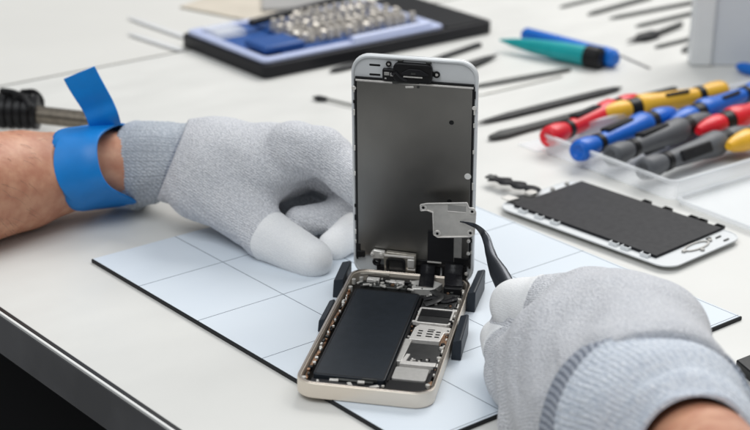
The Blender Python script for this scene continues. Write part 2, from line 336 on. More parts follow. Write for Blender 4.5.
# left rail: volume flex and contacts
fx = MB().tube(catmull([(-2.6, .9, .42), (-2.62, 2.5, .5), (-2.56, 4.5, .46), (-2.63, 6.5, .5), (-2.58, 8.5, .45), (-2.6, 10, .5)], 6), .085, 8, flat=.5).build('side_flex', 'copper', ph)
random.seed(3)
y = 1.1
while y < 10.1:
    w = random.uniform(.06, .15); l = random.uniform(.08, .26)
    mt = random.choice(['satin', 'copper', 'dkmetal', 'blk', 'copper', 'satin', 'solder'])
    MB().box((-2.56+random.uniform(-.05, .05), y, .56+random.uniform(-.04, .07)), (w, l, .12), random.uniform(-.3, .3)).build('side_contact', mt, fx, .02)
    y += l+random.uniform(.03, .14)
y = 1.2
while y < 11.4:
    l = random.uniform(.15, .5)
    MB().box((2.68, y, .6), (.07, l, .10), 0).build('side_contact', random.choice(['satin', 'copper', 'blk', 'satin']), ph, .01)
    y += l+random.uniform(.1, .5)
# top region: camera, connector covers
MB().prism([(1.0, 8.85), (2.55, 8.85), (2.6, 10.5), (1.5, 10.62), (.98, 10.1)], .3, .62).build('connector_cover', 'dark_shield', ph, .03)
MB().tube(catmull([(1.0, 9.6, .66), (1.5, 9.75, .74), (2.0, 9.5, .68), (2.5, 9.9, .72)], 5), .16, 8, flat=.35, up=(0, 0, 1)).build('connector_flex', 'flex', ph)
MB().tube(catmull([(1.15, 9.0, .66), (1.6, 9.3, .76), (1.7, 10.0, .7), (1.3, 10.5, .74)], 5), .2, 8, flat=.3, up=(0, 0, 1)).build('connector_flex', 'dark_shield', ph)
MB().prism(rrect(1.75, 2.62, 10.75, 11.75, .1, 3), .3, .82).build('rear_camera', 'blk', ph, .03)
MB().prism([(.3, 10.6), (1.3, 10.75), (1.62, 11.5), (.9, 11.9), (.1, 11.5)], .3, .7).build('camera_bracket', 'satin', ph, .03)
MB().bx(-2.2, 0, 10.65, 11.1, .3, .62).build('antenna_bracket', 'dkmetal', ph, .03)
MB().bx(-2.0, -1.4, 11.2, 11.5, .3, .72).build('antenna_bracket', 'silver', ph, .03); MB().bx(-.9, -.2, 11.15, 11.45, .3, .7).build('antenna_bracket', 'silver', ph, .03)
for x, y, a in ((-1.9, 10.62, .4), (-1.1, 10.6, -.5), (-.3, 10.66, .9), (.25, 10.5, -.3), (-2.25, 10.8, .9)):
    MB().box((x, y, .68), (.34, .11, .09), a).build('solder_tab', 'solder', ph, .02)

random.seed(21)
def chips(n, x0, x1, y0, y1, z, smax):
    for _ in range(n):
        w = random.uniform(.05, smax); l = random.uniform(.05, smax); x = random.uniform(x0, x1); y = random.uniform(y0, y1)
        MB().box((x, y, z+random.uniform(0, .03)), (w, l, .08), random.choice((0, 0, 0, .4, -.5))).build('chip', random.choice(['satin', 'copper', 'dkmetal', 'blk', 'solder', 'dkmetal', 'silver']), lb, .008)
chips(26, -2.3, 1.0, 10.55, 11.5, .66, .22); chips(16, 1.0, 2.6, 8.8, 10.6, .64, .18); chips(8, .95, 1.05, 5.4, 8.6, .6, .12); chips(10, 2.6, 2.7, 1.0, 8.8, .62, .10); chips(4, -2.4, .8, .40, .8, .52, .12)
chips(8, 1.2, 2.5, 3.1, 3.5, .62, .12)
MB().tube(catmull([(.86, 1.0, .66), (.88, 4, .70), (.86, 7, .68), (.9, 9.8, .70)], 6), .035, 6).build('thin_wire', 'blk', ph)
MB().ring(rrect(-2.28, .73, 1.03, 10.10, .12, 3), rrect(-2.22, .67, 1.09, 10.04, .1, 3), .668, .676).build('wrap_edge', 'blkm', bat)
# --- display panel (standing) : local frame x, t(up), n(towards the viewer)
LEAN = -.12
X = Vector((math.cos(PYAW), math.sin(PYAW), 0)); YD = Vector((-math.sin(PYAW), math.cos(PYAW), 0))
T_ = YD*math.sin(LEAN)+Vector((0, 0, math.cos(LEAN))); N_ = X.cross(T_)
O_ = Vector((PX, PY, 0))+YD*(12.38+.69)+Vector((0, 0, .12))
PM = Matrix((X, T_*.964, N_)).transposed().to_4x4(); PM.translation = O_-X*.04
bpy.context.view_layer.update()
def world_child(o, mw):
    o.matrix_parent_inverse = o.parent.matrix_world.inverted() if o.parent else Matrix(); o.matrix_world = mw
mb = MB(); mb.prism(rrect(-2.93, 2.93, 0, 12.06, .88), -.10, .10)
dp = mb.build('display_panel', 'white_plastic', ph, .05, seg=3)
mb = MB(); mb.prism(rrect(-2.93, 2.93, 0, 12.06, .88), -.13, -.105); 
dg = mb.build('front_glass', 'gloss_white', dp)
MB().ring(rrect(-2.92, 2.92, .01, 12.05, .87), rrect(-2.80, 2.80, .13, 11.93, .78), .10, .17).build('rim', 'white_plastic', dp, .03)
pl = MB().prism(rrect(-2.68, 2.70, 1.28, 10.72, .06, 2), .10, .21).build('back_plate', 'plate', dp, .02)
MB().bx(-2.76, -2.69, 1.0, 10.8, .10, .215).build('side_seal', 'blk', pl); MB().bx(2.71, 2.78, 1.0, 10.8, .10, .215).build('side_seal', 'blk', pl)
MB().bx(-2.74, 2.76, 10.86, 10.93, .10, .205).build('black_seal', 'blk', pl)
MB().bx(-2.72, 2.74, 10.73, 10.82, .10, .225).build('bright_strip', 'silver', pl, .01)
MB().cyl((1.76, 8.92), .115, .21, .222, 16).build('black_hole', 'blk', pl); MB().cyl((1.73, 4.68), .12, .21, .222, 16).build('black_hole', 'blk', pl)
MB().cyl((2.57, 6.13), .16, .21, .24, 20).build('white_sticker', 'white_dot', pl, .01)
for sx in (-2.80, 2.80):
    random.seed(int(sx*10)+50)
    for t in (1.8, 2.5, 3.5, 3.9, 5.6, 7.3, 8.9, 9.6, 10.3):
        MB().box((sx, t+random.uniform(-.2, .2), .19), (.09, random.uniform(.15, .4), .05)).build('retaining_clip', random.choice(['satin', 'blk', 'satin']), dp, .015)
for q in ((-2.8, 10.35), (2.8, 9.75), (2.82, 3.4)): MB().cyl(q, .11, .17, .24, 14).build('screw', 'silver', dp, .02)
# slots
for t in (11.07, 11.56):
    MB().prism([(x-1.83, y+t) for x, y in rrect(-.26, .26, -.05, .05, .045, 3)], .098, .106).build('vent_slot', 'blk', dp)
# ear speaker
es = MB().prism(rrect(-.95, .86, 10.98, 11.95, .28), .10, .36).build('earpiece', 'blk', dp, .06, seg=3)
MB().prism([(-.55, 11.5), (-.2, 11.72), (.3, 11.72), (.7, 11.5), (.7, 11.4), (-.55, 11.4)], .36, .42).build('earpiece_cover', 'blkm', es, .03)
MB().bx(-.45, .42, 11.30, 11.345, .36, .44).build('earpiece_edge', 'satin', es)
MB().bx(-.1, .1, 11.45, 11.55, .42, .435).build('earpiece_mark', 'dkmetal', es)
for x in (-.75, .55): MB().bx(x, x+.24, 11.93, 12.05, .10, .22).build('earpiece_tab', 'dkmetal', es, .02)
fc = MB().prism(rrect(-1.45, -.72, 11.0, 11.58, .06, 2), .10, .30).build('front_camera', 'blk', dp, .03)
for q in ((-1.36, -1.12, 11.28, 11.45), (-1.08, -.9, 11.25, 11.42), (-1.34, -1.25, 11.08, 11.16)): MB().bx(*q, .3, .335).build('camera_chip', 'grey_label', fc, .015)
MB().tube([(-1.0, 11.35, .33), (-.8, 11.5, .40), (-.6, 11.25, .37), (-.3, 11.1, .4)], .07, 8, flat=.5).build('camera_flex', 'flex', fc)
def ringscrew(x, t, parent, r=.13):
    mb = MB(); n = 18
    o_ = [(x+r*math.cos(2*math.pi*k/n), t+r*math.sin(2*math.pi*k/n)) for k in range(n)]; i_ = [(x+r*.5*math.cos(2*math.pi*k/n), t+r*.5*math.sin(2*math.pi*k/n)) for k in range(n)]
    mb.ring(o_, i_, .1, .2); mb.build('screw_post', 'blk', parent, .01)
    MB().cyl((x, t), r*.48, .1, .17, 12).build('screw', 'satin', parent)
ringscrew(-1.18, 11.69, dp); ringscrew(1.03, 11.31, dp, .16)
es.location = (0, -.11, 0); fc.location = (0, -.11, 0)
MB().bx(.84, .98, 11.32, 11.55, .1, .2).build('earpiece_tab', 'blk', es, .02)
MB().box((-.2, 10.62, .235), (.38, .12, .05), .1).build('solder_tab', 'silver', dp, .02)
MB().box((.2, 10.64, .23), (.12, .12, .05), .1).build('camera_chip', 'dkmetal', dp, .02)
MB().prism([(-1.0, 10.74), (.25, 10.8), (.2, 10.98), (-1.0, 10.98)], .21, .27).build('camera_flex', 'dkmetal', dp, .02)
# home button bracket
hb = MB().prism([(-1.55, .18), (-.05, .18), (-.02, 1.52), (-1.45, 1.58), (-1.6, 1.4)], .10, .34).build('home_button_bracket', 'bracket', dp, .03)
MB().ring(rrect(-1.46, -.52, .34, 1.28, .18, 4), rrect(-1.34, -.64, .46, 1.16, .12, 4), .34, .44).build('button_ring', 'blk', hb, .01)
MB().prism(rrect(-1.33, -.65, .47, 1.15, .11, 4), .34, .38).build('button_plate', 'dark_shield', hb, .01)
MB().bx(-.42, -.08, .85, 1.32, .34, .46).build('button_clip', 'satin', hb, .03)
MB().bx(-.42, -.04, .70, .77, .34, .43).bx(-1.56, -.1, 1.36, 1.46, .34, .40).build('button_edge', 'silver', hb, .01)
MB().prism([(-2.2, 1.1), (-1.55, 1.15), (-1.55, 1.55), (-2.1, 1.6), (-2.25, 1.4)], .10, .3).build('bracket_arm', 'satin', hb, .04)
mb = MB(); mb.ring([(-1.95+.2*math.cos(a), .95+.2*math.sin(a)) for a in [k*math.pi/9 for k in range(18)]], [(-1.95+.1*math.cos(a), .95+.1*math.sin(a)) for a in [k*math.pi/9 for k in range(18)]], .1, .36); mb.build('screw_post', 'blk', hb, .03)
for q in ((-2.15, 1.38), (-1.72, 1.42)): MB().cyl(q, .09, .3, .375, 12).build('screw', 'silver', hb, .02)
MB().bx(-1.95, -1.58, .45, .72, .10, .26).build('button_clip', 'blk', hb, .02)
MB().bx(-2.78, -2.35, 1.15, 1.5, .10, .26).bx(-2.78, -2.55, 1.1, 1.9, .1, .22).build('corner_clip', 'blk', dp, .02)
hb.location = (.22, .14, .18)
# right: display flex
df = MB().bx(.72, 1.97, 1.3, 3.0, .21, .27).build('display_flex', 'blkm', dp, .015)
MB().bx(1.98, 2.35, 1.35, 3.0, .21, .25).build('flex_window', 'grey_label', df)
MB().bx(2.0, 2.75, 1.15, 1.6, .10, .28).bx(.0, 2.0, .95, 1.28, .10, .26).build('flex_stiffener', 'blk', df, .02)
MB().bx(.72, 1.4, 1.22, 1.27, .26, .32).build('flex_edge', 'silver', df)
MB().bx(1.42, 2.62, .25, 1.12, .10, .27).build('flex_stiffener', 'blk', df, .03)
MB().bx(1.35, 2.7, .17, .24, .1, .32).bx(1.34, 1.41, .17, .5, .1, .32).bx(2.63, 2.7, .17, .5, .1, .32).build('flex_edge', 'silver', df, .01)
MB().bx(-.0, 1.33, .25, .9, .10, .2).build('flex_stiffener', 'blkm', df, .03)
for q in ((2.6, .75), (2.68, 1.9), (2.68, 2.6)): MB().cyl(q, .085, .17, .33, 12).build('screw', 'silver', df, .02)
bpy.context.view_layer.update()
def allkids(o):
    for c in o.children:
        yield c
        yield from allkids(c)
dp.matrix_world = PM      # children follow: all are modelled in the panel frame
bpy.context.view_layer.update()
# flexes from the panel down into the phone (phone frame)
def ribbon(pts, w, name, parent, mt='flex', th=.03):
    P = catmull(pts, 8); mb = MB(); n = len(P); vs = []
    for p in P:
        vs += [(p.x-w/2, p.y, p.z), (p.x+w/2, p.y, p.z)]
    mb.add(vs, [(2*i, 2*i+1, 2*i+3, 2*i+2) for i in range(n-1)])
    o = mb.build(name, mt, parent); s = o.modifiers.new('thick', 'SOLIDIFY'); s.thickness = th; return o
ribbon([(2.0, 12.55, 1.3), (2.0, 12.25, .95), (2.05, 11.95, .9), (2.15, 11.3, .86), (2.2, 11.0, .84)], .85, 'display_ribbon', ph)
ribbon([(.7, 12.75, 1.1), (.75, 12.3, .82), (.8, 11.9, .8), (.85, 11.4, .74), (.9, 10.9, .72)], .7, 'display_ribbon', ph, 'flex')
MB().tube(catmull([(-2.4, 11.7, .72), (-1.7, 11.85, .76), (-1.0, 11.8, .74)], 5), .07, 8).build('antenna_cable', 'bracket', ph)
MB().bx(-2.1, 1.2, 11.62, 12.1, .3, .55).build('top_cover', 'blk', ph, .03)

# --- four clips round the phone
def clip(x0, x1, y0, y1, h, label, rz=0):
    L = x1-x0; W = y1-y0
    root = empty('phone_clip', ph.matrix_world @ Vector(((x0+x1)/2, (y0+y1)/2, 0)), PYAW+rz)
    tag(root, label, 'clip', 'dark rubber clips hugging the phone')
    # wedge block, taller toward its outer edge
    mb = MB(); pts = [(-L/2, 0), (L/2, 0), (L/2, h), (L/2-.08, h+.04), (-L/2+.05, h-.06)]
    T = Matrix(((1, 0, 0, 0), (0, 0, 1, 0), (0, 1, 0, 0), (0, 0, 0, 1)))
    mb.prism(pts, -W/2, W/2, T=T); mb.build('block', 'clip', root, .07, seg=3)
    return root
clip(2.98, 3.42, 10.1, 12.9, 1.0, "dark clip on the phone's right side nearest the standing display", -.04)
clip(2.98, 3.42, 4.9, 7.7, .95, "dark clip on the phone's right side near the gloved hand holding tweezers", .02)
clip(-3.5, -2.98, 10.3, 12.6, .95, "dark clip on the phone's left side by the thumb tip, at the display's foot", .03)
clip(-3.32, -2.98, 6.4, 8.7, .62, "low dark clip halfway along the phone's left rail", 0)

# ================================================================== small shield plate + tweezers
SM = Matrix((X, T_, N_)).transposed().to_4x4(); SM.translation = O_+N_*1.0
def pn(x, t, n=0): return PM @ Vector((x, t, n))
# pixel positions on the plane 1 cm before the panel
def onplane(px, py, off=1.0):
    C = Vector((0, 0, H)); d = at(px, py, Y=10)-C; Q = O_+N_*off; t = (Q-C).dot(N_)/d.dot(N_); w = C+d*t-Q; return (w.dot(X), w.dot(T_))
br = empty('metal_bracket', mw=SM); tag(br, 'small bright cover plate with screw lugs held by tweezers before the display', 'metal plate')
pxs = [(420.5, 204.5), (427, 203.2), (467, 202.5), (469, 207.5), (474, 208.2), (476, 212), (474.5, 234), (470, 236.3), (438, 236.8), (433.8, 234), (433, 212), (427, 209.8), (421, 210.2)]
mb = MB(); mb.prism([onplane(*q) for q in pxs], -.02, .02); mb.build('plate', 'satin', br, .012)
c0 = [onplane(*q) for q in pxs]
cx = sum(p[0] for p in c0)/len(c0); cy = sum(p[1] for p in c0)/len(c0)
# raised lip around
for a, b_ in zip(c0, c0[1:]+c0[:1]):
    L = math.hypot(b_[0]-a[0], b_[1]-a[1]); mb = MB(); mb.box(((a[0]+b_[0])/2, (a[1]+b_[1])/2, .04), (L, .055, .07), math.atan2(b_[1]-a[1], b_[0]-a[0])); mb.build('lip', 'silver', br, .012)
for q in ((423.5, 207), (437.5, 233), (470.5, 232.5), (472.3, 211)):
    x, t = onplane(*q); MB().cyl((x, t), .16, .02, .06, 16).build('lug', 'silver', br, .02); MB().cyl((x, t), .07, .06, .066, 12).build('screw_hole', 'blk', br)
a = onplane(448, 204.5); b_ = onplane(466, 212); mb = MB(); mb.bx(a[0], b_[0], b_[1], a[1], .02, .035); mb.build('embossed_patch', 'grey_label', br, .005)
mb = MB(); mb.bx(a[0], b_[0], b_[1]-.05, b_[1], .02, .05); mb.build('lip', 'silver', br, .01)

tw = empty('tweezers', at(510, 280, Y=67.2)); tag(tw, 'bent black fine-tip tweezers in the right gloved hand', 'tweezers')
def tw_arm(off, sgn):
    TP = SM @ Vector((*onplane(462.5, 221.6), .07))
    q = [(462.5+off, 221.6, TP.y, .03), (470, 224.0, TP.y-.3, .055), (479+off, 227.5, TP.y-.7, .10), (486+off, 235, 71.4, .16), (490+off, 246, 70.7, .17), (494+off, 259, 69.8, .24), (501+off, 274, 68.6, .40), (510+off, 292, 67.2, .44), (520+off, 312, 66.0, .3), (575, 348, 62.5, .30)]
    P = [at(a, b, Y=c) for a, b, c, r in q]
    P = catmull([p+Vector((.0, sgn*.11*min(1, i/4), sgn*.06*min(1, i/4))) for i, p in enumerate(P)], 5); rs = []
    for i in range(len(q)-1):
        for k in range(5): rs.append(q[i][3]+(q[i+1][3]-q[i][3])*k/5)
    rs.append(q[-1][3])
    inv = Matrix.Translation(-tw.location)
    mb = MB(); mb.tube([inv @ p for p in P], rs, 12, flat=.35, up=(0, -.93, .36)); mb.build('tweezer_arm', 'tweezer', tw)
tw_arm(0, -1); tw_arm(-2.5, 1)

# ================================================================== person : gloves by distance field
def seg_sd(P, a, b, ra, rb):
    a = np.array(a); b = np.array(b); ab = b-a; t = np.clip(((P-a) @ ab)/(ab @ ab), 0, 1)
    return np.linalg.norm(P-a-t[..., None]*ab, axis=-1)-(ra+(rb-ra)*t)
def ell_sd(P, c, rad, Rm=None):
    q = P-np.array(c)
    if Rm is not None: q = q @ Rm
    r = np.array(rad); k0 = np.linalg.norm(q/r, axis=-1); k1 = np.linalg.norm(q/(r*r), axis=-1)+1e-9
    return k0*(k0-1)/k1
def smin(a, b, k):
    h = np.clip(.5+.5*(b-a)/k, 0, 1); return b*(1-h)+a*h-k*h*(1-h)
def nets(fn, lo, hi, st):
    ax = [np.arange(l, h_+st, st) for l, h_ in zip(lo, hi)]
    G = np.stack(np.meshgrid(*ax, indexing='ij'), -1); D = fn(G).astype(np.float32); n = D.shape
    ins = D < 0; idx = -np.ones((n[0]-1, n[1]-1, n[2]-1), int)
    acc = np.zeros((*idx.shape, 3)); cnt = np.zeros(idx.shape)
    corners = [(i, j, k) for i in (0, 1) for j in (0, 1) for k in (0, 1)]
    def sl(c): return D[c[0]:n[0]-1+c[0], c[1]:n[1]-1+c[1], c[2]:n[2]-1+c[2]]
    for c in corners:
        for d in range(3):
            if c[d] == 0:
                e = list(c); e[d] = 1; A = sl(c); B = sl(e); x = (A < 0) != (B < 0); t = np.where(x, A/(A-B+1e-12), 0)
                for q in range(3): acc[..., q] += np.where(x, c[q]+(t if q == d else 0), 0)
                cnt += x
    act = cnt > 0; idx[act] = np.arange(act.sum()); base = np.argwhere(act)
    V = (base+acc[act]/cnt[act][:, None])*st+np.array([a[0] for a in ax])
    Fs = []
    for d in range(3):
        e, f_ = [(1, 2), (2, 0), (0, 1)][d]
        A = ins; B = np.roll(ins, -1, d); x = (A != B)
        sl_ = [slice(1, -1)]*3; sl_[d] = slice(0, n[d]-1); mask = np.zeros_like(x); mask[tuple(sl_)] = x[tuple(sl_)]
        P_ = np.argwhere(mask); s_ = A[mask]
        def cell(de, df):
            q = P_.copy(); q[:, e] -= de; q[:, f_] -= df; return idx[q[:, 0], q[:, 1], q[:, 2]]
        Q = np.stack([cell(1, 1), cell(0, 1), cell(0, 0), cell(1, 0)], 1); Q[~s_] = Q[~s_][:, ::-1]; Fs.append(Q)
    return V, np.concatenate(Fs)
def sd_obj(name, fn, lo, hi, st, mt, parent):
    V, Q = nets(fn, lo, hi, st); me = bpy.data.meshes.new(name)
    me.from_pydata(V.tolist(), [], [q for q in Q.tolist() if min(q) >= 0]); me.update(); me.materials.append(M[mt]); me.shade_smooth()
    o = bpy.data.objects.new(name, me); COL.objects.link(o); o.parent = parent
    s = o.modifiers.new('smooth', 'SMOOTH'); s.iterations = 3; s.factor = .5
    return o
def W(px, py, Y): return tuple(at(px, py, Y=Y))

person = empty('person', (0, 0, 0)); tag(person, 'person in grey knit gloves and a blue wrist strap, holding tweezers over the phone', 'person')

# wrinkles
def wr(P, amp=.05, f=1.4, ph_=0.):
    q = P[..., 0]*1.1+P[..., 2]*.8-P[..., 1]*.5+.8*np.sin(P[..., 1]*.8+P[..., 2]*.6+ph_)
    cr = np.exp(-(np.sin(q*.9)/.16)**2)*np.clip(np.sin(P[..., 1]*.7+P[..., 2]*.9+ph_*2), 0, 1)
    return amp*.7*cr+amp*(np.sin(P[..., 0]*f*1.3+P[..., 2]*f*1.9+ph_+1.4*np.sin(P[..., 1]*.9))*np.sin(P[..., 1]*f*1.1-P[..., 2]*f+ph_))

# ---- left glove
LW = lambda *a: W(*a)
def left_palm(P):
    d = seg_sd(P, W(178, 163, 83.2), W(215, 164, 82.4), 2.18, 2.3)
    d = smin(d, seg_sd(P, W(215, 160, 82.8), W(300, 151, 80.6), 2.0, 1.42), 1.0)
    d = smin(d, seg_sd(P, W(215, 172, 81.5), W(262, 172, 80.6), 2.1, 1.7), 1.0)
    d = smin(d, seg_sd(P, W(205, 185, 81.3), W(248, 215, 79.6), 1.95, 1.32), .8)
    d = smin(d, seg_sd(P, W(262, 170, 82.2), W(330, 158, 82.2), 2.0, 1.3), .6)
    d = smin(d, seg_sd(P, W(255, 185, 83.8), W(345, 208, 84.6), 1.5, 1.25), .6)
    return d
def left_thumb(P):
    d = seg_sd(P, W(238, 206, 79.9), W(266, 235, 78.3), 1.42, 1.22)
    d = smin(d, seg_sd(P, W(266, 235, 78.3), W(312, 259, 76.4), 1.24, .98), .25)
    return d
def left_index(P):
    d = seg_sd(P, W(296, 150, 80.2), W(322, 151, 79.4), 1.42, 1.2)
    d = smin(d, seg_sd(P, W(322, 151, 79.4), W(349, 176, 78.6), 1.18, 1.0), .3)
    d = smin(d, seg_sd(P, W(349, 176, 78.6), W(366, 196, 78.6), 1.0, .85), .3)
    return d
def left_mid(P):
    d = seg_sd(P, W(300, 160, 82), W(362, 190, 81), 1.2, 1.0)
    d = smin(d, seg_sd(P, W(362, 190, 81), W(335, 217, 80), .95, .82), .3)
    d = smin(d, seg_sd(P, W(335, 217, 80), W(300, 221, 79.8), .82, .8), .3)
    return d
def left_ring(P):
    d = seg_sd(P, W(310, 170, 84), W(374, 208, 81.6), 1.1, 1.0)
    d = smin(d, seg_sd(P, W(374, 208, 81.6), W(352, 232, 79.2), .95, .85), .3)
    d = smin(d, seg_sd(P, W(352, 232, 79.2), W(334, 246, 78.4), .85, .76), .3)
    return d
def left_all(P):
    d = left_palm(P)
    d = smin(d, left_thumb(P), .55); d = smin(d, left_index(P), .4)
    d = smin(d, left_mid(P), .12); d = smin(d, left_ring(P), .10)
    return np.maximum(d+wr(P, .045, 1.5), -((P-CUTA) @ CUTN))
CUTN = np.array((Vector(W(262, 195, 83.4))-Vector(W(181, 163, 83.4))).normalized()); CUTA = np.array(W(172, 160, 83.4))
gl = sd_obj('glove', left_all, (-13, 73, -.5), (3, 87, 9), .11, 'glove', person)
def tipfn(base, full, a, cut, infl=.05):
    """coated tip: the finger's skin pushed out a little, cut across the finger"""
    a = np.array(a); n = np.array(cut)
    def fn(P):
        d = base(P)+wr(P, .03, 1.5)-infl; pl = -((P-a) @ n)
        return np.maximum(d, pl+.05*np.sin(P[..., 2]*4))
    return fn
def unit(v): v = np.array(v, float); return v/np.linalg.norm(v)
d_ = unit(np.array(W(312, 259, 76.4))-np.array(W(266, 235, 78.3)))
sd_obj('fingertip', tipfn(left_thumb, None, W(268, 236, 78.2), d_), (-7, 73, -.5), (0, 81, 5), .08, 'tipcoat', gl)
d_ = unit(np.array(W(334, 246, 78.4))-np.array(W(374, 208, 81.6)))
sd_obj('fingertip', tipfn(left_ring, None, W(356, 229, 79.6), d_), (-5, 75, -.5), (2, 83, 5), .09, 'tipcoat', gl)

def loft_cuff(name, path, parent, nth=220, ribs=64, amp=.045, mts=('cuff', 'cuff2'), split=.78, fold=None, thick=.12, waves=()):
    """path: list of (center, axis, rx, rz) -> a ribbed knit sleeve with thickness"""
    cs = [Vector(p[0]) for p in path]; C_ = catmull(cs, 14); n = len(C_)
    def lerp(k, i):
        t = i/14; j = min(int(t), len(path)-2); t -= j; t = t*t*(3-2*t); return path[j][k]+(path[j+1][k]-path[j][k])*t
    vs = []; ribv = []
    for lay in (0, 1):
        for i, c in enumerate(C_):
            ax = (C_[min(i+1, n-1)]-C_[max(i-1, 0)]).normalized()
            if path[0][1]: t_ = i/14; j_ = min(int(t_), len(path)-2); ax = path[j_][1].lerp(path[j_+1][1], t_-j_).normalized()
            a = ax.cross(Vector((0, 0, 1))).normalized(); b = a.cross(ax).normalized() if False else ax.cross(a).normalized()*-1
            ra, rb = lerp(2, i), lerp(3, i)
            for k in range(nth):
                g = 2*math.pi*k/nth; s = i/(n-1)
                rip = amp*abs(math.sin(g*ribs/2))+.018*math.sin(s*n*2.2)+.05*math.sin(3*g+5*s)*math.sin(6*s+1)+.03*math.sin(7*g-9*s)
                for (ww, ph0, am) in waves: rip += am*math.sin(ww*s+ph0+1.2*math.sin(g))
                ribv.append(abs(math.sin(g*ribs/2)))
                o_ = rip if lay == 0 else -thick
                vs.append(c+a*math.cos(g)*(ra+o_)+b*math.sin(g)*(rb+o_))
    fs = []; mi = []
    N = n*nth
    for i in range(n-1):
        for k in range(nth):
            k2 = (k+1) % nth
            fs.append((i*nth+k, i*nth+k2, (i+1)*nth+k2, (i+1)*nth+k)); mi.append(1 if i/(n-1) > split else 0)
            fs.append((N+i*nth+k, N+(i+1)*nth+k, N+(i+1)*nth+k2, N+i*nth+k2)); mi.append(0)
    for k in range(nth):
        k2 = (k+1) % nth
        fs.append((k, N+k, N+k2, k2)); mi.append(0); j = (n-1)*nth; fs.append((j+k, j+k2, N+j+k2, N+j+k)); mi.append(1)
    mb = MB(); mb.v = [tuple(v) for v in vs]; mb.f = fs; mb.mi = mi
    o = mb.build(name, mts, parent, ang=80); at_ = o.data.attributes.new('rib', 'FLOAT', 'POINT'); at_.data.foreach_set('value', ribv); return o
n0 = ((at(200, 157, Y=85)-at(120, 168, Y=85)).normalized()+Vector((0, -.40, 0))).normalized(); n1 = (Vector(CUTN)+Vector((0, -.12, 0))).normalized()
nm = lambda t: (n0*(1-t)+n1*t).normalized()
loft_cuff('cuff', [(at(131, 165, Y=85.2), nm(0), 2.02, 2.16), (at(136, 165, Y=85), nm(.05), 2.28, 2.38), (at(148, 164, Y=84.6), nm(.3), 2.16, 2.26), (at(165, 163, Y=84), nm(.7), 2.1, 2.2), (at(178, 162, Y=83.6), nm(1), 2.16, 2.24), (at(187, 164, Y=83.4), nm(1), 2.16, 2.2)],
          gl, waves=((14, 0, .04), (31, 2, .02)), split=.74, amp=.045, ribs=84)

# ---- left forearm (skin)
def larm(P):
    d = seg_sd(P, W(-60, 194, 78.5), W(20, 181, 81.8), 3.1, 2.55)
    d = smin(d, seg_sd(P, W(20, 181, 81.8), W(92, 167, 84.3), 2.52, 1.93), .3)
    d = smin(d, seg_sd(P, W(92, 167, 84.3), W(150, 165, 84.6), 1.93, 1.75), .3)
    return d+.04*np.sin(P[..., 0]*1.1)*np.sin(P[..., 2]*1.7)
# ---- right wrist (skin), joined into the same body mesh
def rarm(P):
    d = seg_sd(P, W(672, 432, 55.0), W(700, 462, 51.5), 1.9, 2.0)
    d = smin(d, seg_sd(P, W(700, 462, 51.5), W(760, 560, 44), 2.0, 3.2), .5)
    return d
V1, Q1 = nets(larm, (-30, 70, -3), (-9, 92, 9), .14); V2, Q2 = nets(rarm, (7, 38, -4), (19, 60, 9), .16)
for V_, Q_ in ((V1, Q1), (V2, Q2)):
    me = bpy.data.meshes.new('forearm'); me.from_pydata(V_.tolist(), [], Q_.tolist()); me.update(); me.materials.append(M['skin']); me.shade_smooth()
    fa = bpy.data.objects.new('forearm', me); COL.objects.link(fa); fa.parent = person
    sm = fa.modifiers.new('smooth', 'SMOOTH'); sm.iterations = 4
# arm hair
random.seed(11); mb = MB()
C = np.array((0, 0, H))
vis = [i for i in range(0, len(V1), 1) if -26 < V1[i][0] < -17.2 and V1[i][1] < 86.5 and V1[i][2] > .8]
ctr_a, ctr_b = np.array(W(-60, 194, 78.5)), np.array(W(95, 167, 84.3)); axd = unit(ctr_b-ctr_a)
for i in random.sample(vis, min(300, len(vis))):
    p = V1[i]; nrm = p-(ctr_a+axd*((p-ctr_a) @ axd)); nrm = unit(nrm)
    d = unit(axd*.8+np.array([0, 0, -.55])+nrm*.15+np.array([random.uniform(-.35, .35) for _ in range(3)]))
    l = random.uniform(.3, .8); q1 = p+nrm*.02; q2 = q1+d*l*.5+nrm*.06; q3 = q1+d*l+nrm*.03+np.array([0, 0, -.07])
    mb.tube([q1, q2, q3], [.008, .007, .002], 3, cap=False)
tag(mb.build('arm_hair', 'hair', person), kind='stuff')

# ---- wrist strap
st = empty('wrist_strap', (0, 0, 0)); st.parent = person
def band(name, cpts, hw, th, mt, parent):
    """ribbon strip: list of (point, widthvector)"""
    n = len(cpts); mb = MB(); vs = []
    for i, (p, w) in enumerate(cpts):
        t = (cpts[(i+1) % n if name == 'strap_loop' else min(i+1, n-1)][0]-cpts[(i-1) if name == 'strap_loop' else max(i-1, 0)][0]).normalized()
        nn = t.cross(w).normalized()
        for a_, b_ in ((-1, -1), (1, -1), (1, 1), (-1, 1)): vs.append(p+w*hw*a_+nn*th*b_)
    fs = []; rg = range(n) if name == 'strap_loop' else range(n-1)
    for i in rg:
        j = (i+1) % n
        for k in range(4): fs.append((i*4+k, i*4+(k+1) % 4, j*4+(k+1) % 4, j*4+k))
    if name != 'strap_loop': fs += [(0, 1, 2, 3), ((n-1)*4, (n-1)*4+3, (n-1)*4+2, (n-1)*4+1)]
    mb.add(vs, fs); o = mb.build(name, mt, parent, .035, seg=2); return o
c = at(110, 164, Y=84.3); ax = ((at(130, 154.5, Y=85.4)-at(58, 179.5, Y=85.4)).normalized()+Vector((0, -.30, 0))).normalized()
a = ax.cross(Vector((0, 0, 1))).normalized(); b_ = a.cross(ax).normalized()
NG, NW = 72, 9; vs = []; hw = 1.12
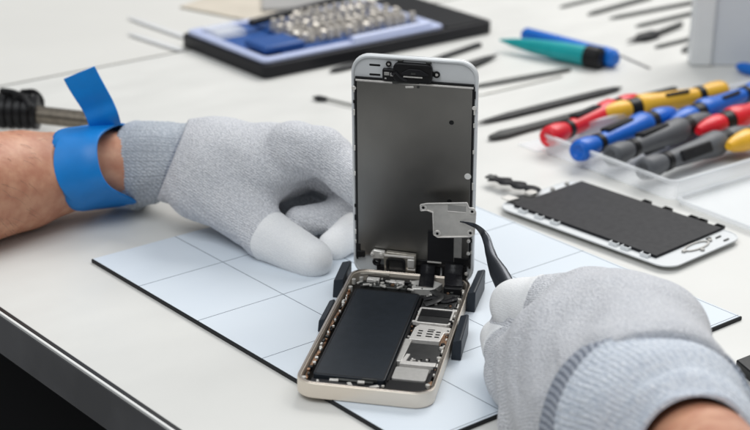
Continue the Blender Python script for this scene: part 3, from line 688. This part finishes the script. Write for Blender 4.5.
for k in range(NG):
    g = 2*math.pi*k/NG; dr = np.array(a*math.cos(g)+b_*math.sin(g))
    for q in range(NW):
        w_ = -1+2*q/(NW-1); p0 = np.array(c+ax*hw*w_); ts = np.linspace(1.2, 4.5, 140); dd = larm(p0+ts[:, None]*dr) if False else larm(p0[None]+ts[:, None]*dr[None]); vs.append((p0, dr, ts[np.argmax(dd > 0)]))
rad = np.array([v[2] for v in vs]).reshape(NG, NW)
rad = np.maximum(rad, (rad.max(1, keepdims=True)*.5+rad*.5))+.09
for _ in range(6): rad = (np.roll(rad, 1, 0)+rad*2+np.roll(rad, -1, 0))/4
mb = MB(); mb.add([tuple(v[0]+v[1]*rad[n//NW, n % NW]) for n, v in enumerate(vs)], [(k*NW+q, ((k+1) % NG)*NW+q, ((k+1) % NG)*NW+q+1, k*NW+q+1) for k in range(NG) for q in range(NW-1)])
o = mb.build('strap_loop', 'strap', st, ang=80); so = o.modifiers.new('thick', 'SOLIDIFY'); so.thickness = .13; so.offset = 1; bv = o.modifiers.new('bevel', 'BEVEL'); bv.width = .03; bv.segments = 2
wv = (at(92, 67, Y=85)-at(64, 78, Y=85)).normalized()
tail = catmull([at(106, 130, Y=84.3), at(103, 118, Y=84.0), at(98, 106, Y=84.2), at(91, 94, Y=84.2), at(84, 82, Y=84.3), at(79, 72.5, Y=84.4)], 4)
band('strap_tail', [(p, (wv+Vector((0, -.12*math.sin(i*.25), 0))).normalized()) for i, p in enumerate(tail)], .88, .05, 'strap', st)
# ---- right glove
def r_palm(P):
    d = ell_sd(P, W(603, 350, 61.0), (3.25, 3.9, 3.0))
    d = smin(d, seg_sd(P, W(590, 312, 64.2), W(655, 334, 60.8), 1.75, 2.15), 1.0)
    d = smin(d, seg_sd(P, W(632, 354, 59.4), W(644, 400, 56.2), 2.9, 3.5), 1.0)
    d = smin(d, seg_sd(P, W(672, 360, 59.0), W(684, 405, 55.8), 1.5, 2.0), .8)
    d = smin(d, seg_sd(P, W(575, 372, 60.5), W(600, 415, 57), 3.0, 2.9), 1.0)
    d = smin(d, seg_sd(P, W(540, 372, 62.5), W(590, 415, 58), 2.0, 2.4), 1.2)
    return d
def r_index(P):
    d = seg_sd(P, W(600, 318, 63.4), W(556, 306, 65.0), 1.75, 1.35)
    d = smin(d, seg_sd(P, W(556, 306, 65.0), W(517, 306, 66.0), 1.3, 1.12), .3)
    return d
def r_mid(P):
    return seg_sd(P, W(590, 345, 63), W(545, 338, 64.6), 1.4, 1.05)
def r_thumb(P):
    d = seg_sd(P, W(570, 400, 60.0), W(522, 375, 62.6), 1.9, 1.5)
    d = smin(d, seg_sd(P, W(522, 375, 62.6), W(501, 338, 65.8), 1.35, .85), .5)
    return d
def r_low(P):
    return seg_sd(P, W(560, 400, 60.4), W(522, 420, 59.8), 1.5, 1.0)
def wr2(P): return wr(P, .065, 1.1, 1.)
def right_all(P):
    d = r_palm(P); d = smin(d, r_index(P), .7); d = smin(d, r_mid(P), .15); d = smin(d, r_thumb(P), .5); d = smin(d, r_low(P), .35)
    return np.maximum(d+wr2(P), -((P-RCA) @ RCN))
RCA = np.array(W(649, 436, 55.0)); RCN = unit(np.array(W(610, 362, 60.4))-RCA); RCA = RCA+RCN*.45
gr = sd_obj('glove', right_all, (1.5, 50, -1.5), (18, 72, 9), .12, 'glove', person)
d_ = unit(np.array(W(517, 306, 66.0))-np.array(W(556, 306, 65.0))+np.array([0,0,.35]))
sd_obj('fingertip', tipfn(r_index, None, W(540, 308, 65.5), d_, .07), (2.5, 62, -1), (11, 71, 7), .08, 'tipcoat', gr)
d_ = unit(np.array(W(501, 338, 65.8))-np.array(W(522, 375, 62.6)))
sd_obj('fingertip', tipfn(r_thumb, None, W(507, 348, 65), d_, .05), (2, 60, -1), (9, 70, 6), .08, 'tipcoat', gr)
loft_cuff('cuff', [(at(695, 455, Y=51.3), 0, 2.2, 2.2), (at(684, 446, Y=52.3), 0, 2.75, 2.75), (at(667, 437, Y=53.4), 0, 3.5, 3.45), (at(656, 435, Y=54.2), 0, 3.9, 3.85), (at(647, 430, Y=55.2), 0, 4.05, 4.0)],
          gr, ribs=92, nth=460, amp=.03, split=.70, mts=('cuff_light', 'cuff2'), waves=((9, 0, .03),))

# ================================================================== spare display panel on the mat
B0 = Vector((14.615, 77.222, TZ+.2+.02)); SY = R(44.37)
sp_ = empty('spare_display', B0, SY); tag(sp_, 'detached white phone display lying face down beside the plastic tool tray', 'phone screen')
MB().prism(rrect(-.05, 6.45, -.1, 11.55, .9), .03, .09).build('frame', 'white_plastic', sp_, .03)
MB().ring(rrect(-.05, 6.45, -.1, 11.55, .9), rrect(.02, 6.38, -.03, 11.48, .84), .09, .12).build('rim', 'white_plastic', sp_, .03)
sh = MB().prism([(.58, 1.2), (6.28, 1.22), (6.3, 10.75), (.62, 10.8)], .09, .25).build('backlight_sheet', 'lcd_back', sp_, .02)
for x, ys, mt in ((.54, (1.75, 3.0, 3.75, 7.7, 8.8, 9.95), 'white_plastic'), (6.34, (1.5, 2.6, 3.2, 4.9, 6.3), 'blk')):
    for y in ys:
        mb = MB(); x2 = x-.16 if x < 3 else x+.16; s_ = -1 if x < 3 else 1
        mb.bx(min(x, x+s_*.24), max(x, x+s_*.24), y-.26, y-.20, .09, .26); mb.bx(min(x, x+s_*.24), max(x, x+s_*.24), y+.20, y+.26, .09, .26); mb.bx(x+s_*.24-.025, x+s_*.24+.025, y-.26, y+.26, .09, .27)
        mb.build('side_clip', mt, sp_, .015)
mb = MB(); n = 28
o_ = [(3.4+1.0*math.cos(2*math.pi*k/n), .75+.36*math.sin(2*math.pi*k/n)) for k in range(n)]; i_ = [(3.4+.88*math.cos(2*math.pi*k/n), .75+.27*math.sin(2*math.pi*k/n)) for k in range(n)]
mb.ring(o_, i_, .09, .17); mb.build('earpiece_rim', 'grey_label', sp_)
for x, y in ((2.3, .75), (4.55, .75), (3.2, .25)): MB().cyl((x, y), .12, .09, .2, 12).build('screw_post', 'grey_label', sp_, .02)
for q in ((5.1, 5.5, .72, .8), (5.1, 5.5, .22, .30), (4.6, 4.9, .9, 1.05)): MB().bx(*q, .085, .156).build('vent_slot', 'dkmetal', sp_)
MB().prism([(.9, 10.8), (2.5, 10.8), (2.4, 11.5), (1.6, 11.65), (.85, 11.5)], .155, .22).build('connector_tape', 'blk', sp_, .01)
MB().prism([(.75, 11.3), (1.5, 11.2), (1.4, 11.9), (.8, 11.9)], .23, .30).build('connector', 'satin', sp_, .01)
MB().prism(rrect(2.15, 2.85, 10.95, 11.5, .2, 3), .16, .4).build('button_pad', 'solder', sp_, .04)
P = catmull([(2.9, 11.0, .3), (2.8, 11.7, .4), (3.0, 12.2, .3), (2.85, 12.8, .34), (2.95, 13.3, .28), (2.8, 13.8, .3), (2.8, 14.4, .25)], 6)
mb = MB(); vs = []
for i, p in enumerate(P):
    w = .40+.13*math.sin(i*.55); vs += [(p.x-w, p.y-.1, p.z), (p.x+w, p.y+.15, p.z+.05)]
mb.add(vs, [(2*i, 2*i+1, 2*i+3, 2*i+2) for i in range(len(P)-1)]); o = mb.build('flex_cable', 'blkm', sp_); so = o.modifiers.new('thick', 'SOLIDIFY'); so.thickness = .05
MB().box((2.85, 14.5, .28), (.55, .5, .12), .2).build('flex_plug', 'dkmetal', sp_, .03)
for x, y in ((4.2, 11.1), (5.5, 11.15)): MB().cyl((x, y), .13, .09, .25, 12).build('screw_post', 'grey_label', sp_, .02)

# ================================================================== plastic tray with screwdrivers
q0 = at(519, 145, z=TZ); q1 = at(672, 204, z=TZ); TU = math.atan2(q1.y-q0.y, q1.x-q0.x); TL = (q1-q0).length
tray = empty('tool_tray', q0, TU); tag(tray, 'frosted clear plastic organiser box, open, holding colourful screwdriver handles', 'plastic box')
def shell(x0, x1, y0, y1, h, name, parent, t=.14, foot=.05):
    mb = MB(); mb.ring(rrect(x0, x1, y0, y1, .5, 4), rrect(x0+t, x1-t, y0+t, y1-t, .4, 4), foot+.12, h); mb.prism(rrect(x0+.03, x1-.03, y0+.03, y1-.03, .5, 4), foot, foot+.115)
    mb.ring(rrect(x0-.1, x1+.1, y0-.1, y1+.1, .55, 4), rrect(x0+.02, x1-.02, y0+.02, y1-.02, .48, 4), h-.15, h+.005)
    return mb.build(name, 'clear', parent, .02)
shell(1.9, TL-.1, .1, 21, 1.25, 'tray_body', tray)
shell(TL+.1, TL+13, .1, 21, .42, 'tray_lid', tray)
for y in (3, 15): MB().bx(TL-.08, TL+.08, y, y+1.2, .2, .4).build('hinge', 'clear', tray, .03)
MB().bx(.0, 1.75, -.1, 20.5, .02, .1).build('side_flange', 'clear', tray, .02)

def driver(mt):
    root = empty('screwdriver'); K = .86
    L_ = lambda name, prof, mm: MB().lathe([(x, r*K) for x, r in prof], 22).build(name, mm, root, ang=60)
    L_('handle', [(2.45, .58), (2.7, .60), (3.6, .66), (5.4, .74), (6.5, .90), (7.1, .92), (7.4, .80)], mt)
    L_('end_cap', [(.18, .3), (.04, .42), (0, .52), (.06, .68), (.4, .78), (1.1, .78), (1.7, .66), (1.93, .60)], mt)
    L_('ring', [(1.94, .52), (1.96, .68), (2.42, .66), (2.44, .52)], 'blk')
    L_('ring', [(7.41, .55), (7.43, .76), (8.2, .72), (8.22, .5)], 'blk')
    L_('nose', [(8.23, .66), (8.6, .76), (9.3, .70), (10.1, .52), (10.6, .28)], mt)
    MB().bx(3.0, 5.8, -.34, .34, .45, .72).build('grip_window', 'blkm', root, .12, seg=3)
    MB().bx(3.4, 5.4, -.12, .12, -.74, -.5).build('grip_window', 'blkm', root, .08, seg=2)
    return root
protos = {}
def copy_tree(o, parent=None):
    c = o.copy(); COL.objects.link(c); c.parent = parent
    for ch in o.children: copy_tree(ch, c)
    return c
def place_driver(mt, butt, nose, z, label, roll=0., window=True):
    if mt not in protos: protos[mt] = driver(mt); root = protos[mt]
    else: root = copy_tree(protos[mt])
    a = at(*butt, z=z); b = at(*nose, z=z); d = (b-a).normalized()
    y = Vector((0, 0, 1)).cross(d).normalized(); zz = d.cross(y)
    mtx = Matrix((d, y, zz)).transposed() @ Matrix.Rotation(roll, 3, 'X'); mtx = mtx.to_4x4(); mtx.translation = a
    root.matrix_world = mtx; tag(root, label, 'screwdriver', 'screwdrivers lying in the clear box')
G = 'h_'
place_driver('h_red', (547, 138), (655, 92), .85, 'red screwdriver whose round butt sits at the near left edge of the box', -.25)
place_driver('h_blue', (577, 152), (692, 104), .9, 'blue screwdriver next to the red one, butt toward the camera', -.25)
place_driver('h_grey', (610, 157), (724, 112), .9, 'dark grey screwdriver between the blue one and the nearest grey one', -.25)
place_driver('h_grey', (642, 170), (754, 130), .9, 'dark grey screwdriver nearest the camera at the box corner', 1.1)
place_driver('h_yellow', (724, 90), (614, 112), 1.0, 'yellow screwdriver farthest back with its butt pointing right', 2.6)
place_driver('h_blue', (762, 88), (655, 130), 1.0, 'blue screwdriver at the back of the box, butt at the right edge of the photo', 2.6)
place_driver('h_red', (797, 97), (684, 136), 1.0, 'red screwdriver wedged between the grey handles, only its nose half showing', 2.6)
place_driver('h_yellow', (826, 110), (714, 152), 1.05, 'yellow screwdriver at the right edge resting beside the nearest grey one', 2.6)

# ================================================================== bit case
cBL = Vector((-7.59, 109.3, TZ)); cang = math.atan2(122.56-109.3, 8.57+7.59)
case = empty('bit_case', cBL, cang); tag(case, 'open black case with pale blue tray full of small silver bits', 'tool case')
MB().prism(rrect(0, 20.9, 0, 10.4, .5, 4), 0, .95).build('case_shell', 'case', case, .08)
MB().ring(rrect(.25, 16.4, .35, 10.1, .5, 4), rrect(.9, 15.6, 1.1, 9.4, .4, 4), .955, 1.25).build('tray_rim', 'periwinkle', case, .08)
MB().bx(.85, 15.7, 1.05, 9.5, .955, 1.02).build('tray_floor', 'blue_insert', case)
MB().bx(2.6, 15.4, 1.5, 5.6, 1.03, 1.18).build('bit_holder', 'blue_insert', case, .05)
MB().bx(1.2, 4.6, 1.6, 4.2, 1.19, 1.7).build('blue_block', 'blue_insert', case, .15)
MB().bx(5.2, 15.4, 6.0, 8.6, 1.03, 1.18).build('bit_holder', 'blue_insert', case, .05)
MB().tube([(4.2, 7.6, 1.7), (15.8, 9.4, 1.9)], .28, 12).build('hinge_rod', 'case', case)
MB().bx(1.1, 3.4, 7.0, 9.3, 1.05, 1.5).build('clear_pocket', 'clear', case, .05)
MB().prism([(16.6, .3), (20.5, .3), (20.5, 10.0), (16.6, 10.0)], .96, 1.05).build('end_panel', 'blk', case, .03)
MB().tube([(8.0, .75, 1.3), (15.3, .9, 1.3)], .34, 12).build('front_bar', 'periwinkle', case)
random.seed(5); proto = None
for row, (yy, n, x0) in enumerate(((2.3, 14, 5.0), (3.2, 14, 4.7), (4.1, 14, 4.9), (5.1, 14, 4.9), (6.6, 14, 5.4), (7.6, 10, 8.0))):
    for k in range(n):
        x = x0+k*.76+random.uniform(-.06, .06)
        if x > 15.2: continue
        if proto is None:
            proto = MB(); hx = [(.30*math.cos(R(60*i)), .30*math.sin(R(60*i))) for i in range(6)]
            proto.prism(hx, 0, .5); proto.cyl((0, 0), .24, .5, .85, 12); o = proto.build('driver_bit', 'bit', None, .05)
        else: o = o.copy(); COL.objects.link(o)
        o.matrix_world = Matrix.Translation(cBL) @ Matrix.Rotation(cang, 4, 'Z') @ Matrix.Translation((x, yy+random.uniform(-.1, .1), 1.18)) @ Matrix.Rotation(random.uniform(-.35, .35), 4, 'X') @ Matrix.Rotation(random.uniform(0, 1), 4, 'Z')
        tag(o, 'small silver socket standing in the rows of the open bit case', 'driver bit', 'silver sockets in the bit case')

# ================================================================== pens and sticks
def stick(name, p0, p1, r, mts, label, cat, group=None, z=None, prof=None, flat=.5, lift=0):
    a = at(*p0, z=TZ+r*flat+.01+lift); b = at(*p1, z=TZ+r*flat+.01+lift); L = (b-a).length
    root = empty(name, a, math.atan2(b.y-a.y, b.x-a.x)); tag(root, label, cat, group)
    prof = prof or [(0, .25), (.12, .8), (.3, 1), (.97, 1), (1, .7)]
    mb = MB(); mb.tube([(t*L, 0, 0) for t, _ in prof], [r*s for _, s in prof], 12, flat=flat, up=(0, 0, 1)); mb.build('shaft', mts, root)
    return root, L
t_, L = stick('pry_pen', (500, 40), (586, 56), .74, 'teal', 'teal plastic opening pen with a pointed tip and black end, beside a blue one', 'pen', flat=1, prof=[(0, .10), (.15, .40), (.4, .72), (.7, .92), (1, 1.0)])
MB().lathe([(L+.01, .74), (L+.1, .82), (L+1.1, .80), (L+1.3, .6)], 20).build('end_cap', 'blk', t_)
t_, L = stick('pry_pen', (524, 34), (600, 55), .66, 'blue', 'blue plastic opening pen lying just behind the teal one', 'pen', flat=1, prof=[(0, .55), (.03, .8), (.4, .9), (.8, .95), (1.0, 1)])
MB().lathe([(L+.01, .66), (L+.5, .70), (L+1.2, .66), (L+1.5, .4)], 20).build('end_cap', 'blue', t_)
taper = [(0, .15), (.06, .55), (.2, .95), (.4, 1), (.85, 1), (.95, .7), (1, .15)]
GS = 'pry sticks and tools laid out behind the display'
stick('pry_stick', (477, 123), (622, 87), .36, 'spudger', 'long black pry stick pointed at both ends behind the red screwdriver', 'pry tool', GS, prof=taper)
stick('pry_stick', (489, 138), (600, 108), .40, 'spudger2', 'dark grey pry stick with flattened tip, nearest the clear box', 'pry tool', GS, prof=[(0, .3), (.03, .75), (.12, 1.15), (.3, .9), (.95, .8), (1, .6)])
stick('pry_stick', (600, 106), (676, 88), .26, 'spudger2', 'thin dark stick end passing behind the yellow screwdriver', 'pry tool', GS)
stick('steel_rod', (470, 87), (570, 69), .26, 'dkmetal', 'grey steel rod between the black pry stick and the teal pen', 'rod', GS)
stick('steel_rod', (474, 96), (562, 76), .12, 'steel', 'thin pale bar standing for the reflection just below the grey steel rod', 'rod', GS)  # pale bar added to draw the rod's highlight as a solid shape
stick('pry_stick', (440, 76), (498, 54), .45, 'spudger', 'short black pointed tool emerging right of the display top', 'pry tool', GS, prof=[(0, .8), (.5, 1), (.8, .7), (1, .1)])
stick('pry_stick', (430, 61), (480, 44), .30, 'spudger', 'narrow black bar along the right front of the bit case', 'pry tool', GS)  # plain narrow black bar along the case edge
stick('pry_stick', (330, 71), (380, 58), .35, 'spudger', 'black tool end poking out left of the display top below the bit case', 'pry tool', GS)
t_, L = stick('probe', (312, 97), (327, 99), .36, 'spudger', 'thin wire probe with small dark tip lying left of the display', 'probe', prof=[(0, .1), (.4, .9), (1, .6)])
MB().tube([(L, 0, 0), (L+6, -1.6, 0)], .09, 8).build('wire', 'steel', t_)
GF = 'thin dark tools laid out in a row near the white box'
files = [((560, 7), (604, -4), .22, 'thin dark tool farthest back in the row by the white box'), ((588, 14), (650, -3), .30, 'dark tool second from the back in the row by the white box'),
         ((610, 18), (694, 2), .27, 'grey tool third from the back, reaching up to the white box'), ((636, 26), (696, 12), .27, 'grey tool fourth from the back ending at the white box'),
         ((655, 47), (700, 36), .25, 'dark tool nearest the camera in the row by the white box')]
for a, b, r, lb_ in files: stick('hand_file', a, b, r, 'dkmetal', lb_, 'hand tool', GF, prof=[(0, .3), (.1, .8), (1, 1)])
t_, L = stick('needle_tool', (627, 41), (657, 33), .55, 'spudger', 'tool with fat black hub and pointed end in the row by the white box', 'hand tool', GF, prof=[(0, .1), (.35, .5), (.5, 1), (.9, 1), (1, .5)])
MB().tube([(L, 0, 0), (L+3.6, .5, 0)], .2, 8).build('rod', 'dkmetal', t_)
stick('steel_rod', (618, 54), (650, 68), .12, 'greycard', 'faint thin grey rod right of the blue pen end', 'rod')
stick('hand_file', (683, 51), (696, 44), .32, 'dkmetal', 'tiny dark tool end at the near foot of the white box', 'hand tool', GF)
t_, L = stick('blue_rod', (736, 66), (770, 74), .42, 'blue', 'bright blue rod cut by the right edge of the photo beside the white box', 'rod', flat=1)

# white box
wb = empty('storage_box', at(690, 66.5, z=TZ), R(-1)); tag(wb, 'tall white plastic box with recessed grey front standing at the back right', 'box')
MB().bx(0, 1.5, 0, 1.6, 0.03, 13).build('corner_post', 'white_plastic', wb, .15, seg=3)
MB().bx(1.5, 16, .35, 1.6, 0.03, 13).build('front_panel', 'panel_grey', wb, .05)

# ---- left: cable plug with metal rod
pc = empty('cable_plug', at(30, 112, z=1.2)); tag(pc, 'black ribbed cable plug with brass grey metal rod behind the bare forearm', 'plug')
def loc_(v): return v-pc.location
a = at(-30, 110, z=1.3); b = at(40, 112, z=1.3); d = (b-a).normalized(); Lp = (b-a).length
mtx = Matrix((d, Vector((0, 0, 1)).cross(d).normalized(), d.cross(Vector((0, 0, 1)).cross(d).normalized()))).transposed().to_4x4(); mtx.translation = loc_(a)
prof = [(0, .9)]
for k in range(9): x = k*Lp/9; prof += [(x+.02, .95), (x+.08, 1.08), (x+Lp/9-.1, 1.08), (x+Lp/9-.04, .95)]
MB().lathe(prof, 22, T=mtx).build('ribbed_body', 'blk', pc)
a2 = at(22, 113, z=1.25); b2 = at(100, 122, z=1.25)
MB().tube([loc_(a2), loc_(b2)], .55, 18).build('metal_rod', 'rod', pc)
MB().tube(catmull([loc_(at(22, 92, z=2.2)), loc_(at(34, 92, z=2.4)), loc_(at(41, 99, z=1.9)), loc_(at(42, 106, z=1.3))], 6), .17, 10).build('wire_loop', 'blk', pc)
MB().tube(catmull([loc_(at(2, 91, z=2.4)), loc_(at(14, 93, z=2.6)), loc_(at(24, 98, z=2.3)), loc_(at(30, 108, z=1.9))], 6), .2, 10).build('wire_loop', 'blk', pc)

# ---- far left background sheets
def sheet(name, quad, th, mt, label, cat):
    P = [at(*q, z=TZ+.02) for q in quad]; c = sum(P, Vector())/4; root_l = c
    mb = MB(); mb.prism([(p.x-c.x, p.y-c.y) for p in P], 0, th); o = mb.build(name, mt, None, .03); o.location = (c.x, c.y, TZ+.02); tag(o, label, cat); return o
sheet('tan_card', ((180, 8), (262, 24), (285, 8), (240, -14)), .15, 'tan', 'tan card lying behind the bit case', 'card')
sheet('grey_card', ((262, 14), (325, 10), (330, -10), (262, -8)), .4, 'greycard', 'grey card behind the bit case next to the tan card', 'card')
stick('white_strip', (128, 17), (186, 37), .3, 'gloss_white', 'narrow glossy white strip, farther of two beside the bit case', 'plastic strip', flat=.4)
stick('white_strip', (128, 33), (182, 50), .3, 'gloss_white', 'narrow glossy white strip, nearer of two beside the bit case', 'plastic strip', flat=.4)
# corner of a black plate at the lower right
P = [at(735, 368, z=TZ), at(750, 359, z=TZ), at(790, 372, z=TZ), at(741, 380, z=TZ)]
bp_ = MB(); c = P[0]
bp_.prism([(0, 0), (2.4, 1.9), (6, -2), (.9, -2.6)][::-1], .02, .5); o = bp_.build('black_plate', 'blk', None, .06); o.location = (at(735, 370, z=TZ).x, at(735, 370, z=TZ).y, TZ); tag(o, 'corner of a thick black plate at the right edge behind the gloved wrist', 'plate')

# ================================================================== light
w = bpy.data.worlds.new('World'); S.world = w; w.use_nodes = True; nt = w.node_tree; bg = nt.nodes['Background']
tcw = nt.nodes.new('ShaderNodeTexCoord'); spw = nt.nodes.new('ShaderNodeSeparateXYZ'); crw = nt.nodes.new('ShaderNodeValToRGB')
nt.links.new(tcw.outputs['Generated'], spw.inputs[0]); nt.links.new(spw.outputs[2], crw.inputs[0]); nt.links.new(crw.outputs[0], bg.inputs['Color'])
crw.color_ramp.elements[0].position = 0.05; crw.color_ramp.elements[0].color = (.10, .105, .11, 1); crw.color_ramp.elements[1].position = .75; crw.color_ramp.elements[1].color = (.94, .97, 1, 1)
bg.inputs['Strength'].default_value = .52
def area(name, loc, target, sx, sy, power, col=(1, 1, 1)):
    l = bpy.data.lights.new(name, 'AREA'); l.shape = 'RECTANGLE'; l.size = sx; l.size_y = sy; l.energy = power; l.color = col
    o = bpy.data.objects.new(name, l); COL.objects.link(o); o.location = loc; d = Vector(target)-Vector(loc); o.rotation_euler = d.to_track_quat('-Z', 'Y').to_euler()
area('softbox_back', (60, 190, 130), (0, 78, 0), 130, 90, 245000, (1, .985, .96))
area('softbox_front', (-50, 0, 150), (0, 78, 0), 110, 110, 138000, (.95, .98, 1))

S.render.engine = 'CYCLES'
S.view_settings.view_transform = 'Standard'; S.view_settings.look = 'None'; S.view_settings.exposure = 0; S.view_settings.gamma = 1
